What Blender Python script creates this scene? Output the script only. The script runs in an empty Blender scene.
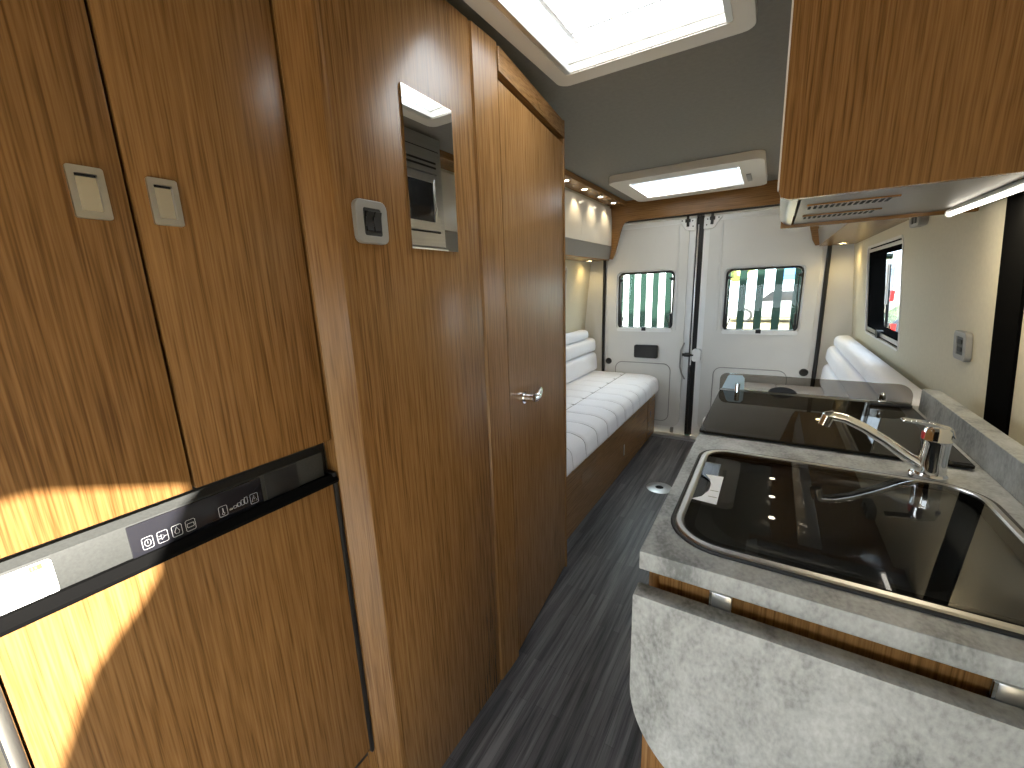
import bpy, bmesh, math, random
from mathutils import Vector, Matrix
random.seed(7)
scn = bpy.context.scene
col = scn.collection
ORG = {}                      # world origin of every top-level thing

# ------------------------------------------------------------------ helpers
def rr(x0, x1, y0, y1, r, n=6):
    """rounded rectangle, r = one radius or (x0y0, x1y0, x1y1, x0y1)"""
    if not isinstance(r, (tuple, list)): r = (r,)*4
    pts = []
    for (cx, cy, sx, sy, a0, q) in ((x0, y0, 1, 1, 180, r[0]), (x1, y0, -1, 1, 270, r[1]),
                                    (x1, y1, -1, -1, 0, r[2]), (x0, y1, 1, -1, 90, r[3])):
        if q <= 0: pts.append((cx, cy)); continue
        for k in range(n+1):
            a = math.radians(a0+90*k/n)
            pts.append((cx+sx*q+q*math.cos(a), cy+sy*q+q*math.sin(a)))
    return pts

def P_XY(u, v, w): return (u, v, w)
def P_XZ(u, v, w): return (u, w, v)
def P_YZ(u, v, w): return (w, u, v)

class MB:
    def __init__(self): self.bm = bmesh.new()
    def merge(self, b):
        me = bpy.data.meshes.new('t'); b.to_mesh(me); b.free()
        self.bm.from_mesh(me); bpy.data.meshes.remove(me)
        return self
    def box(self, x0, x1, y0, y1, z0, z1, bev=0.0, seg=2):
        b = bmesh.new(); bmesh.ops.create_cube(b, size=1)
        for v in b.verts:
            v.co = Vector(((x0+x1)/2+v.co.x*(x1-x0), (y0+y1)/2+v.co.y*(y1-y0), (z0+z1)/2+v.co.z*(z1-z0)))
        if bev: bmesh.ops.bevel(b, geom=b.edges[:], offset=bev, segments=seg, affect='EDGES', profile=.5)
        return self.merge(b)
    def prism(self, outer, d0, d1, plane=P_XY, holes=(), bev=0.0):
        b = bmesh.new(); edges = []
        for loop in [outer]+list(holes):
            vs = [b.verts.new((u, v, 0)) for u, v in loop]
            for i in range(len(vs)): edges.append(b.edges.new((vs[i], vs[(i+1) % len(vs)])))
        bmesh.ops.triangle_fill(b, use_beauty=True, edges=edges, normal=(0, 0, 1))
        fs = b.faces[:]
        ret = bmesh.ops.extrude_face_region(b, geom=fs)
        for e in ret['geom']:
            if isinstance(e, bmesh.types.BMVert): e.co.z = 1
        for v in b.verts: v.co = Vector(plane(v.co.x, v.co.y, d0+(d1-d0)*v.co.z))
        bmesh.ops.recalc_face_normals(b, faces=b.faces[:])
        return self.merge(b)
    def tube(self, path, r, seg=10, closed=False):
        b = bmesh.new(); P = [Vector(p) for p in path]; n = len(P)
        R = r if isinstance(r, (list, tuple)) else [r]*n
        rings = []; up = None
        for i in range(n):
            if closed: t = P[(i+1) % n]-P[i-1]
            else: t = P[min(i+1, n-1)]-P[max(i-1, 0)]
            t.normalize()
            if up is None: up = Vector((0, 0, 1)) if abs(t.z) < .9 else Vector((1, 0, 0))
            s = t.cross(up); s.normalize(); up = s.cross(t); up.normalize()
            rings.append([b.verts.new(P[i]+R[i]*(math.cos(a)*s+math.sin(a)*up))
                          for a in (2*math.pi*k/seg for k in range(seg))])
        for i in range(n if closed else n-1):
            A, B = rings[i], rings[(i+1) % n]
            for k in range(seg): b.faces.new((A[k], A[(k+1) % seg], B[(k+1) % seg], B[k]))
        if not closed:
            b.faces.new(rings[0]); b.faces.new(rings[-1])
        bmesh.ops.recalc_face_normals(b, faces=b.faces[:])
        return self.merge(b)
    def lathe(self, prof, c, axis='z', seg=24):
        """profile [(r, h)] turned about an axis through c"""
        b = bmesh.new(); rings = []
        for r, h in prof:
            ring = []
            for k in range(seg):
                a = 2*math.pi*k/seg; p = (r*math.cos(a), r*math.sin(a), h)
                if axis == 'x': p = (h, p[0], p[1])
                elif axis == 'y': p = (p[0], h, p[1])
                ring.append(b.verts.new(Vector(c)+Vector(p)))
            rings.append(ring)
        for A, B in zip(rings, rings[1:]):
            for k in range(seg): b.faces.new((A[k], A[(k+1) % seg], B[(k+1) % seg], B[k]))
        if prof[0] != prof[-1]: b.faces.new(rings[0]); b.faces.new(rings[-1])
        bmesh.ops.remove_doubles(b, verts=b.verts[:], dist=1e-6)
        bmesh.ops.recalc_face_normals(b, faces=b.faces[:])
        return self.merge(b)
    def build(self, name, mat, parent=None, bev=0.0, seg=2, smooth=35, label=None, cat=None, group=None, kind=None):
        bm = self.bm
        me = bpy.data.meshes.new(name)
        if parent is None:
            xs = [v.co for v in bm.verts]
            o0 = Vector(((min(c.x for c in xs)+max(c.x for c in xs))/2, (min(c.y for c in xs)+max(c.y for c in xs))/2,
                         min(c.z for c in xs)))
        else: o0 = ORG[parent.name]
        for v in bm.verts: v.co -= o0
        bm.to_mesh(me); bm.free()
        for p in me.polygons: p.use_smooth = True
        me.set_sharp_from_angle(angle=math.radians(smooth))
        me.materials.append(mat)
        o = bpy.data.objects.new(name, me); col.objects.link(o)
        ORG[o.name] = o0
        if parent is None: o.location = o0
        else: o.parent = parent
        if bev:
            m = o.modifiers.new('bevel', 'BEVEL'); m.width = bev; m.segments = seg
            m.limit_method = 'ANGLE'; m.angle_limit = math.radians(40); m.harden_normals = True
        tag(o, label, cat, group, kind)
        return o

def tag(o, label=None, cat=None, group=None, kind=None):
    if label: o['label'] = label
    if cat: o['category'] = cat
    if group: o['group'] = group
    if kind: o['kind'] = kind
    return o
def thing(name, label, cat, loc, group=None, kind=None):
    o = bpy.data.objects.new(name, None); o.empty_display_size = .05; col.objects.link(o)
    o.location = loc; ORG[o.name] = Vector(loc)
    return tag(o, label, cat, group, kind)
def dup(o, loc, label=None, parent=None):
    c = o.copy(); col.objects.link(c)
    if parent is None: c.location = loc
    else: c.parent = parent
    if label: c['label'] = label
    ORG[c.name] = Vector(loc) if parent is None else ORG[parent.name]
    for ch in [x for x in list(col.objects) if x.parent == o]: dup(ch, None, None, c)
    return c
def B(*a, **k): return MB().box(*a, **k)
def lamp(name, kind, loc, energy, color=(1, 1, 1), **kw):
    d = bpy.data.lights.new(name, kind); d.energy = energy; d.color = color
    for k, v in kw.items():
        if k not in ('aim',): setattr(d, k, v)
    o = bpy.data.objects.new(name, d); col.objects.link(o); o.location = loc
    if 'aim' in kw: o.rotation_euler = Vector(kw['aim']).to_track_quat('-Z', 'Y').to_euler()
    return o

# ------------------------------------------------------------------ materials
def mat_new(name):
    m = bpy.data.materials.new(name); m.use_nodes = True
    nt = m.node_tree; bs = nt.nodes['Principled BSDF']
    return m, nt, bs
def pbr(name, rgb, rough=.5, metal=0.0, noise=0.0, nscale=30, spec=.5, bump=0.0, coat=0.0, emit=None, estr=0.0, trans=0.0, stretch=(1, 1, 1)):
    m, nt, bs = mat_new(name)
    bs.inputs['Base Color'].default_value = (*rgb, 1); bs.inputs['Roughness'].default_value = rough
    bs.inputs['Metallic'].default_value = metal; bs.inputs['Specular IOR Level'].default_value = spec
    bs.inputs['Coat Weight'].default_value = coat; bs.inputs['Transmission Weight'].default_value = trans
    if emit: bs.inputs['Emission Color'].default_value = (*emit, 1); bs.inputs['Emission Strength'].default_value = estr
    if noise or bump:
        tc = nt.nodes.new('ShaderNodeTexCoord'); mp = nt.nodes.new('ShaderNodeMapping'); mp.inputs['Scale'].default_value = stretch
        nz = nt.nodes.new('ShaderNodeTexNoise'); nz.inputs['Scale'].default_value = nscale; nz.inputs['Detail'].default_value = 4
        nt.links.new(tc.outputs['Object'], mp.inputs['Vector']); nt.links.new(mp.outputs[0], nz.inputs['Vector'])
        if noise:
            rp = nt.nodes.new('ShaderNodeValToRGB')
            rp.color_ramp.elements[0].color = (*[c*(1-noise) for c in rgb], 1); rp.color_ramp.elements[0].position = .3
            rp.color_ramp.elements[1].color = (*[min(1, c*(1+noise)) for c in rgb], 1); rp.color_ramp.elements[1].position = .7
            nt.links.new(nz.outputs['Fac'], rp.inputs[0]); nt.links.new(rp.outputs[0], bs.inputs['Base Color'])
        if bump:
            bp = nt.nodes.new('ShaderNodeBump'); bp.inputs['Strength'].default_value = bump; bp.inputs['Distance'].default_value = .002
            nt.links.new(nz.outputs['Fac'], bp.inputs['Height']); nt.links.new(bp.outputs[0], bs.inputs['Normal'])
    return m
def wood(name, dark, mid, light, axis='z', rough=.27):
    m, nt, bs = mat_new(name); N = nt.nodes.new; L = nt.links.new
    tc = N('ShaderNodeTexCoord'); oi = N('ShaderNodeObjectInfo')
    ofs = N('ShaderNodeVectorMath'); ofs.operation = 'SCALE'; ofs.inputs[0].default_value = (3.1, 2.3, 5.7)
    L(oi.outputs['Random'], ofs.inputs['Scale'])
    add = N('ShaderNodeVectorMath'); L(tc.outputs['Object'], add.inputs[0]); L(ofs.outputs[0], add.inputs[1])
    rot = N('ShaderNodeMapping'); rot.vector_type = 'POINT'
    # bring the grain to local z, then turn it so both faces that run with the grain show it
    if axis == 'x': rot.inputs['Rotation'].default_value = (0, math.radians(90), 0)
    if axis == 'y': rot.inputs['Rotation'].default_value = (math.radians(90), 0, 0)
    L(add.outputs[0], rot.inputs['Vector'])
    tw = N('ShaderNodeMapping'); tw.inputs['Rotation'].default_value = (0, 0, math.radians(38)); tw.inputs['Scale'].default_value = (1, 1, .11)
    L(rot.outputs[0], tw.inputs['Vector'])
    wv = N('ShaderNodeTexWave'); wv.wave_type = 'BANDS'; wv.bands_direction = 'X'
    wv.inputs['Scale'].default_value = 30; wv.inputs['Distortion'].default_value = 6.5; wv.inputs['Detail'].default_value = 3
    wv.inputs['Detail Scale'].default_value = 1.3; wv.inputs['Detail Roughness'].default_value = .55
    L(tw.outputs[0], wv.inputs['Vector'])
    st = N('ShaderNodeMapping'); st.inputs['Scale'].default_value = (1, 1, .02); st.inputs['Rotation'].default_value = (0, 0, math.radians(38))
    L(rot.outputs[0], st.inputs['Vector'])
    fine = N('ShaderNodeTexNoise'); fine.inputs['Scale'].default_value = 380; fine.inputs['Detail'].default_value = 3
    L(st.outputs[0], fine.inputs['Vector'])
    big = N('ShaderNodeTexNoise'); big.inputs['Scale'].default_value = 7; big.inputs['Detail'].default_value = 2
    L(tw.outputs[0], big.inputs['Vector'])
    m1 = N('ShaderNodeMath'); m1.operation = 'MULTIPLY_ADD'; m1.inputs[1].default_value = .075
    L(wv.outputs['Fac'], m1.inputs[0])
    m2 = N('ShaderNodeMath'); m2.operation = 'MULTIPLY_ADD'; m2.inputs[1].default_value = .62; L(fine.outputs['Fac'], m2.inputs[0])
    m3 = N('ShaderNodeMath'); m3.operation = 'MULTIPLY'; m3.inputs[1].default_value = .20; L(big.outputs['Fac'], m3.inputs[0])
    L(m3.outputs[0], m2.inputs[2]); L(m2.outputs[0], m1.inputs[2])
    rp = N('ShaderNodeValToRGB'); e = rp.color_ramp.elements
    e[0].position = .30; e[0].color = (*dark, 1); e[1].position = .62; e[1].color = (*light, 1)
    k = e.new(.45); k.color = (*mid, 1)
    L(m1.outputs[0], rp.inputs[0]); L(rp.outputs[0], bs.inputs['Base Color'])
    bs.inputs['Roughness'].default_value = rough; bs.inputs['Specular IOR Level'].default_value = .3
    bp = N('ShaderNodeBump'); bp.inputs['Strength'].default_value = .03; bp.inputs['Distance'].default_value = .0005
    L(fine.outputs['Fac'], bp.inputs['Height']); L(bp.outputs[0], bs.inputs['Normal'])
    return m
def glass_mat(name, tint, rough=0.0, ior=1.45, facing=.0):
    """thin pane: tinted transparency under a Fresnel reflection"""
    m = bpy.data.materials.new(name); m.use_nodes = True; nt = m.node_tree; nt.nodes.clear(); N = nt.nodes.new; L = nt.links.new
    out = N('ShaderNodeOutputMaterial'); mx = N('ShaderNodeMixShader'); tr = N('ShaderNodeBsdfTransparent'); gl = N('ShaderNodeBsdfGlossy')
    fr = N('ShaderNodeFresnel'); fr.inputs['IOR'].default_value = ior
    tr.inputs[0].default_value = (*tint, 1); gl.inputs['Roughness'].default_value = rough
    ge = N('ShaderNodeNewGeometry'); nb = N('ShaderNodeMath'); nb.operation = 'SUBTRACT'; nb.inputs[0].default_value = 1
    mu = N('ShaderNodeMath'); mu.operation = 'MULTIPLY'          # the far face of a thin pane adds no second mirror
    L(ge.outputs['Backfacing'], nb.inputs[1]); L(nb.outputs[0], mu.inputs[0]); L(fr.outputs[0], mu.inputs[1])
    L(mu.outputs[0], mx.inputs[0]); L(tr.outputs[0], mx.inputs[1]); L(gl.outputs[0], mx.inputs[2]); L(mx.outputs[0], out.inputs[0])
    return m
def dome_mat(name, k=1.0):
    m = bpy.data.materials.new(name); m.use_nodes = True; nt = m.node_tree; nt.nodes.clear(); N = nt.nodes.new; L = nt.links.new
    out = N('ShaderNodeOutputMaterial'); mx = N('ShaderNodeMixShader'); tr = N('ShaderNodeBsdfTranslucent'); df = N('ShaderNodeBsdfDiffuse')
    tr.inputs[0].default_value = (.93*k, .95*k, .97*k, 1); df.inputs[0].default_value = (.8, .8, .8, 1); mx.inputs[0].default_value = .06
    L(tr.outputs[0], mx.inputs[1]); L(df.outputs[0], mx.inputs[2]); L(mx.outputs[0], out.inputs[0])
    return m

WD, WM, WL = (.120, .056, .017), (.225, .114, .038), (.290, .156, .058)
M = {}
M['wood'] = wood('walnut_laminate_upright', WD, WM, WL, 'z')
M['wood_x'] = wood('walnut_laminate_across', WD, WM, WL, 'x')
M['wood_y'] = wood('walnut_laminate_along', WD, WM, WL, 'y')
M['ceiling'] = pbr('grey_lining', (.20, .19, .17), .8, noise=.05, nscale=60)
M['lining'] = pbr('cream_wall_lining', (.60, .55, .42), .75, noise=.03, nscale=80, bump=.05)
M['trim'] = pbr('pale_door_trim', (.64, .64, .62), .45, noise=.02, nscale=6)
M['van_white'] = pbr('white_paint', (.78, .79, .79), .3, coat=.3)
M['locker_white'] = pbr('pearl_locker_board', (.66, .63, .57), .25, coat=.2)
M['locker_grey'] = pbr('grey_locker_board', (.20, .19, .18), .4)
M['black'] = pbr('black_plastic', (.012, .012, .013), .45)
M['rubber'] = pbr('black_rubber', (.010, .010, .011), .6)
M['soft_black'] = pbr('soft_black_trim', (.005, .005, .005), 1.0, spec=.0)
M['dark'] = pbr('dark_gap', (.006, .006, .006), .9)
M['chrome'] = pbr('chrome', (.86, .87, .88), .06, 1.0)
M['satin'] = pbr('satin_nickel', (.55, .54, .52), .32, 1.0)
M['steel'] = pbr('brushed_steel', (.50, .49, .47), .28, 1.0, noise=.06, nscale=120, stretch=(1, .03, 1))
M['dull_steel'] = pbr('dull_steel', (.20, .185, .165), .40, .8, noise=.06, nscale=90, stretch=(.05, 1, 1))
M['steel_bowl'] = pbr('pressed_steel', (.55, .55, .54), .30, .7)
M['alu'] = pbr('anodised_aluminium', (.62, .62, .62), .3, 1.0)
M['pl_grey'] = pbr('silver_grey_plastic', (.26, .255, .245), .35)
M['pl_white'] = pbr('white_plastic', (.74, .73, .71), .35)
M['pl_cream'] = pbr('cream_plastic', (.66, .63, .58), .4)
M['mirror'] = pbr('mirror_glass', (.80, .82, .82), .0, 1.0)
M['handle_mirror'] = pbr('polished_flap', (.78, .76, .72), .07, 1.0)
M['hob'] = pbr('black_glass', (.012, .010, .007), .02, 0, spec=.10)
M['fabric'] = pbr('off_white_upholstery', (.82, .82, .86), .8, noise=.04, nscale=220, bump=.15)
M['seam'] = pbr('seam_thread', (.22, .21, .22), .8)
M['display'] = pbr('control_display', (.014, .014, .018), .12)
M['fr_panel'] = pbr('graphite_fascia', (.050, .052, .050), .5, .15, spec=.25, noise=.1, nscale=300)
M['icon'] = pbr('icon_print', (.42, .42, .44), .5)
M['paper'] = pbr('paper', (.82, .84, .86), .6)
M['sticker'] = pbr('sticker_paper', (.80, .80, .78), .5)
M['pale_blue'] = pbr('pale_blue_paper', (.50, .66, .78), .5)
M['yellow'] = pbr('yellow_print', (.75, .62, .05), .5)
M['ink'] = pbr('grey_ink', (.20, .20, .12), .6)
M['red'] = pbr('red_plastic', (.55, .02, .02), .3)
M['led'] = pbr('led_lens', (1, .95, .85), .3, emit=(1, .90, .70), estr=22)
M['led_warm'] = pbr('warm_led_lens', (1, .9, .7), .3, emit=(1, .74, .30), estr=60)
M['led_cool'] = pbr('strip_diffuser', (1, 1, 1), .3, emit=(1, .94, .82), estr=5)
M['dome'] = dome_mat('opal_acrylic')
M['roof_lens'] = dome_mat('roof_light_lens', .62)
M['pane'] = glass_mat('clear_pane', (.90, .95, .93), ior=1.4)
M['pane_dark'] = glass_mat('grey_acrylic', (.80, .83, .85), ior=1.3)
M['guard'] = glass_mat('smoked_guard', (.60, .58, .55), ior=1.35)
M['lid'] = glass_mat('smoked_lid_glass', (.42, .43, .44), ior=1.5)
M['mw_glass'] = pbr('microwave_window', (.01, .01, .011), .08)

def concrete():
    m, nt, bs = mat_new('concrete_laminate'); N = nt.nodes.new; L = nt.links.new
    tc = N('ShaderNodeTexCoord'); mp = N('ShaderNodeMapping'); mp.inputs['Scale'].default_value = (1.3, 1, .75); L(tc.outputs['Object'], mp.inputs['Vector'])
    a = N('ShaderNodeTexNoise'); a.inputs['Scale'].default_value = 9; a.inputs['Detail'].default_value = 8; a.inputs['Roughness'].default_value = .65; a.inputs['Distortion'].default_value = .5
    b = N('ShaderNodeTexNoise'); b.inputs['Scale'].default_value = 150; b.inputs['Detail'].default_value = 5
    L(mp.outputs[0], a.inputs['Vector']); L(mp.outputs[0], b.inputs['Vector'])
    m1 = N('ShaderNodeMath'); m1.operation = 'MULTIPLY_ADD'; m1.inputs[1].default_value = .28; L(b.outputs['Fac'], m1.inputs[0])
    m2 = N('ShaderNodeMath'); m2.operation = 'MULTIPLY'; m2.inputs[1].default_value = .75; L(a.outputs['Fac'], m2.inputs[0]); L(m2.outputs[0], m1.inputs[2])
    rp = N('ShaderNodeValToRGB'); e = rp.color_ramp.elements
    e[0].position = .39; e[0].color = (.145, .155, .155, 1); e[1].position = .68; e[1].color = (.47, .49, .495, 1)
    k = e.new(.50); k.color = (.295, .307, .307, 1)
    L(m1.outputs[0], rp.inputs[0]); L(rp.outputs[0], bs.inputs['Base Color'])
    bs.inputs['Roughness'].default_value = .42
    return m
M['concrete'] = concrete()
def floor_mat():
    m, nt, bs = mat_new('dark_striped_vinyl'); N = nt.nodes.new; L = nt.links.new
    tc = N('ShaderNodeTexCoord'); mp = N('ShaderNodeMapping'); mp.inputs['Scale'].default_value = (1, .035, 1); L(tc.outputs['Object'], mp.inputs['Vector'])
    a = N('ShaderNodeTexNoise'); a.inputs['Scale'].default_value = 45; a.inputs['Detail'].default_value = 5; a.inputs['Roughness'].default_value = .7
    L(mp.outputs[0], a.inputs['Vector'])
    br = N('ShaderNodeTexBrick'); br.offset = .37
    mr = N('ShaderNodeMapping'); mr.inputs['Rotation'].default_value = (0, 0, math.radians(90)); L(tc.outputs['Object'], mr.inputs['Vector'])
    L(mr.outputs[0], br.inputs['Vector'])
    br.inputs['Scale'].default_value = 1; br.inputs['Brick Width'].default_value = .40; br.inputs['Row Height'].default_value = .028
    br.inputs['Mortar Size'].default_value = .0006; br.inputs['Color1'].default_value = (.7, .7, .7, 1); br.inputs['Color2'].default_value = (1.25, 1.25, 1.25, 1)
    br.inputs['Mortar'].default_value = (.45, .45, .45, 1)
    rp = N('ShaderNodeValToRGB'); e = rp.color_ramp.elements
    e[0].position = .34; e[0].color = (.014, .014, .017, 1); e[1].position = .66; e[1].color = (.15, .145, .150, 1)
    L(a.outputs['Fac'], rp.inputs[0])
    mu = N('ShaderNodeMix'); mu.data_type = 'RGBA'; mu.blend_type = 'MULTIPLY'; mu.inputs[0].default_value = 1
    L(rp.outputs[0], mu.inputs[6]); L(br.outputs[0], mu.inputs[7]); L(mu.outputs[2], bs.inputs['Base Color'])
    bs.inputs['Roughness'].default_value = .42
    return m
M['floor'] = floor_mat()

# ------------------------------------------------------------------ the van's shell
CZ = 1.93                                     # ceiling height
def wxr(z): return .554-.094*z                # right lining leans inwards
def WR(y, z, w): return (wxr(z)+w, y, z)
def mx(x): return -.98-x                      # mirror about the van's middle
def WLm(y, z, w): return (mx(wxr(z)+w), y, z)
YF, YB = -1.75, 3.66                          # front and back ends

B(-1.42, .54, YF+.01, -.12, .0005, .010, .003).build('bounce_carpet', pbr('bounce_carpet_pile', (.42, .43, .43), .95, noise=.08, nscale=300), label='added pale grey floor covering, unseen behind the camera, bouncing sunlight forward', cat='bounce_carpet')  # unseen floor covering added to bounce sunlight onto the fridge and post
B(-1.30, .12, YF+.01, -.30, 1.66, 1.72, .01).build('shade_shelf', M['soft_black'], kind='structure')  # unseen shelf added to soak up bounced light and darken the upper woodwork
f = B(-1.46, .58, YF, 3.56, -.03, 0.0).build('floor', M['floor'], kind='structure')
sk = rr(-.622, -.138, .885, 1.375, .03); rl = rr(-.86, -.215, 2.80, 3.33, .03)
MB().prism([(-1.40, YF), (.42, YF), (.42, YB), (-1.40, YB)], CZ, CZ+.035, P_XY, [sk, rl]).build('ceiling', M['ceiling'], kind='structure')

# right wall with its window and an unseen opening shaped for the fridge's sun patch
RW = (2.32, 3.10, .965, 1.425)                # side window
hole_r = rr(*RW, .035)
def back_to_wall(y, z):                       # where the sun that meets the fridge front at (y, z) came through the lining
    t = (.70+.554-.094*z)/(SUN[0]+.094*SUN[2]); return (y-SUN[1]*t, z+SUN[2]*t)
SUN = (1.2, .9, .69)                          # the sun goes to -x, +y, down
cab = [back_to_wall(*p) for p in ((.226, 1.020), (.196, .968), (.174, .935), (.163, .897), (.136, .864), (.106, .838), (.079, .808), (.060, .772), (.034, .717), (.0, .63), (-.05, .50), (-.12, .36))]
cab += [(-.88, .92), (-.84, .80), (-.52, .76), (-.50, .06), (-1.62, .06), (-1.60, 1.05), (-1.55, 1.22), (-.96, 1.28), (-.93, 1.32), (-.93, 1.775)]  # lower part widened to send more low light onto fridge and post
wr = MB().prism([(YF, 0), (YB, 0), (YB, 1.72), (YF, 1.84)], 0, .045, WR, [hole_r, cab])
wr.prism([(.41, 1.70), (.20, 1.93), (.20, 1.99), (.46, 1.74)], YF, YB, P_XZ)
wr.build('wall_right', M['lining'], kind='structure')
LWN = (2.05, 3.11, .965, 1.425)
wl = MB().prism([(YF, 0), (YB, 0), (YB, 1.72), (YF, 1.84)], 0, .045, WLm, [rr(*LWN, .035), rr(-1.45, -.75, .90, 1.4, .06)])
wl.prism([(mx(.41), 1.70), (mx(.20), 1.93), (mx(.20), 1.99), (mx(.46), 1.74)], YF, YB, P_XZ)
wl.build('wall_left', M['lining'], kind='structure')
MB().prism([(-1.5, -.03), (.56, -.03), (.56, 2.0), (-1.5, 2.0)], YF-.04, YF, P_XZ, [rr(-1.38, .40, .72, 1.20, .10)]).build('wall_front', M['black'], kind='structure')

# black upright strip on the right lining beside the worktop
def strip(name, y0, y1, z0, z1, m, w=-.006):
    b = MB(); b.prism([(y0+.03, z0), (y1+.03, z0), (y1-.02, z1), (y0-.02, z1)], w, .0, WR); return b.build(name, m, kind='structure')
strip('trim_1', 1.285, 1.40, .86, 1.80, M['soft_black'])
B(-1.33, .36, 3.50, 3.575, 0, .022).build('trim_2', M['alu'], kind='structure')     # door sill

# rear wood rail with side cheeks
zr = 1.775
outl = [(-1.30, 1.93), (.32, 1.93), (.33, 1.50), (.205, 1.485), (.185, 1.52), (.138, 1.70), (.123, zr-.03), (.105, zr-.008), (.075, zr), (-1.055, zr), (-1.085, zr-.008), (-1.103, zr-.03), (-1.118, 1.70), (-1.165, 1.52), (-1.185, 1.485), (-1.31, 1.50)]
MB().prism(outl, 3.535, 3.56, P_XZ).build('trim_3', M['wood_x'], bev=.003, kind='structure')

# rear frame behind the doors: black seals and painted edges
fb = MB()
fb.box(-1.46, -1.268, 3.60, 3.66, 0, 1.95); fb.box(.288, .50, 3.60, 3.66, 0, 1.95); fb.box(-1.46, .50, 3.60, 3.66, 1.76, 1.97)
fb.build('wall_back', M['trim'], kind='structure')
sb = MB()
sb.tube([(-1.262, 3.585, .02), (-1.268, 3.585, .8), (-1.262, 3.585, 1.78)], .013)
sb.tube([(.285, 3.585, .02), (.291, 3.585, .8), (.285, 3.585, 1.78)], .013)
sb.tube([(-1.26, 3.585, 1.78), (.284, 3.585, 1.78)], .013)
sb.build('trim_4', M['rubber'], kind='structure')
sb = MB(); sb.box(-.548, -.498, 3.60, 3.66, .02, 1.80); sb.build('trim_5', M['rubber'], kind='structure')

# ------------------------------------------------------------------ rear doors
def rear_door(name, x0, x1, win, rec, kx, inner):
    """inner = +1 when the door's free edge is at x1"""
    yp = 3.585
    d = thing(name, None, None, ((x0+x1)/2, 3.60, 0), kind='structure')
    MB().prism([(x0, .004), (x1, .004), (x1, 1.755), (x0, 1.755)], 3.60, 3.65, P_XZ, [rr(*win, .04)]).build('door_shell', M['van_white'], d, bev=.004)
    a, b = (x0+.03, x1-.045) if inner > 0 else (x0+.045, x1-.03)
    tp = MB().prism(rr(a, b, .075, 1.715, (.03, .07, .02, .02) if inner > 0 else (.07, .03, .02, .02)), yp, 3.60, P_XZ, [rr(win[0]-.012, win[1]+.012, win[2]-.012, win[3]+.012, .05)])
    tp.build('trim_panel', M['trim'], d, bev=.006, seg=3)
    # pressed outline of the lower pocket and the upright crease beside the free edge
    loop = rr(*rec, .06, 8)
    MB().tube([(u, yp-.0005, v) for u, v in loop], .0035, 6, True).build('pocket_outline', M['pl_grey'], d)
    cx = b-.075 if inner > 0 else a+.085
    MB().prism([(cx-.012, .9), (cx+.012, .9), (cx+.006, 1.70), (cx-.006, 1.70)], yp-.006, yp, P_XZ).build('crease', M['trim'], d, bev=.004, seg=2)
    # window: rubber frame, pane, lower ledge, catches and stays
    w = MB().prism(rr(win[0], win[1], win[2], win[3], .04), 3.592, 3.645, P_XZ, [rr(win[0]+.014, win[1]-.010, win[2]+.012, win[3]-.014, .035)])
    fr = w.build('window_frame', M['rubber'], d, bev=.003)
    MB().prism(rr(win[0]+.008, win[1]-.008, win[2]+.008, win[3]-.008, .035), 3.628, 3.632, P_XZ).build('window_pane', M['pane'], d)
    MB().prism(rr(win[0]-.002, win[1]+.002, win[2]-.022, win[2]+.010, .014), 3.578, 3.60, P_XZ).build('window_ledge', M['van_white'], d, bev=.003)
    for sx, e in ((win[0]+.018, 1), (win[1]-.018, -1)):
        c = B(sx-.012, sx+.012, 3.598, 3.625, win[3]-.075, win[3]-.05, .004)
        c.tube([(sx, 3.605, win[3]-.062), (sx+e*.022, 3.60, win[3]-.060)], .005)
        c.build('window_catch', M['black'], d)
        s = MB().tube([(sx, 3.61, win[2]+.02), (sx+e*.004, 3.612, win[2]+.13)], .009)
        s.tube([(sx, 3.61, win[2]+.13), (sx+e*.010, 3.615, win[3]-.08)], .004)
        s.tube([(sx+e*.006, 3.605, win[2]+.02), (sx+e*.03, 3.60, win[2]+.10)], .004)
        s.build('window_stay', M['black'], d)
    xm = (win[0]+win[1])/2
    B(xm-.018, xm+.018, 3.575, 3.61, win[2]-.014, win[2]+.018, .004).build('window_latch', M['black'], d)
    MB().lathe([(.0, -.012), (.022, -.012), (.026, -.008), (.028, 0)], (kx, yp, .615), 'y').build('grommet', M['black'], d)
    # top bolt plate at the free edge
    e = x1 if inner > 0 else x0; s = -1 if inner > 0 else 1
    MB().prism([(e, 1.745), (e+s*.125, 1.745), (e+s*.075, 1.672), (e+s*.055, 1.662), (e, 1.662)], yp-.010, 3.60, P_XZ).build('bolt_plate', M['van_white'], d, bev=.004)
    bl = MB().tube([(e+s*.058, yp-.018, 1.765), (e+s*.056, yp-.018, 1.69)], .010); bl.box(e+s*.058-.018, e+s*.058+.018, yp-.024, yp-.01, 1.72, 1.745, .003)
    for q in ((.02, 1.69), (.10, 1.735), (.025, 1.73)): bl.lathe([(0, -.003), (.005, -.003), (.005, 0)], (e+s*q[0], yp-.010, q[1]), 'y', 10)
    bl.build('bolt', M['black'], d)
    return d
dl = rear_door('door_1', -1.262, -.550, (-1.142, -.690, .905, 1.372), (-1.15, -.685, .12, .617), -1.215, 1)
dr = rear_door('door_2', -.496, .282, (-.320, .162, .902, 1.362), (-.36, .13, .12, .617), .228, -1)
MB().prism(rr(-.985, -.79, .662, .772, .014), 3.562, 3.586, P_XZ).build('vent_cover', M['black'], dl, bev=.006)
lt = MB().prism(rr(-.522, -.457, .655, .755, .02), 3.560, 3.60, P_XZ); lt.build('latch_plate', M['van_white'], dr, bev=.004)
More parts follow.
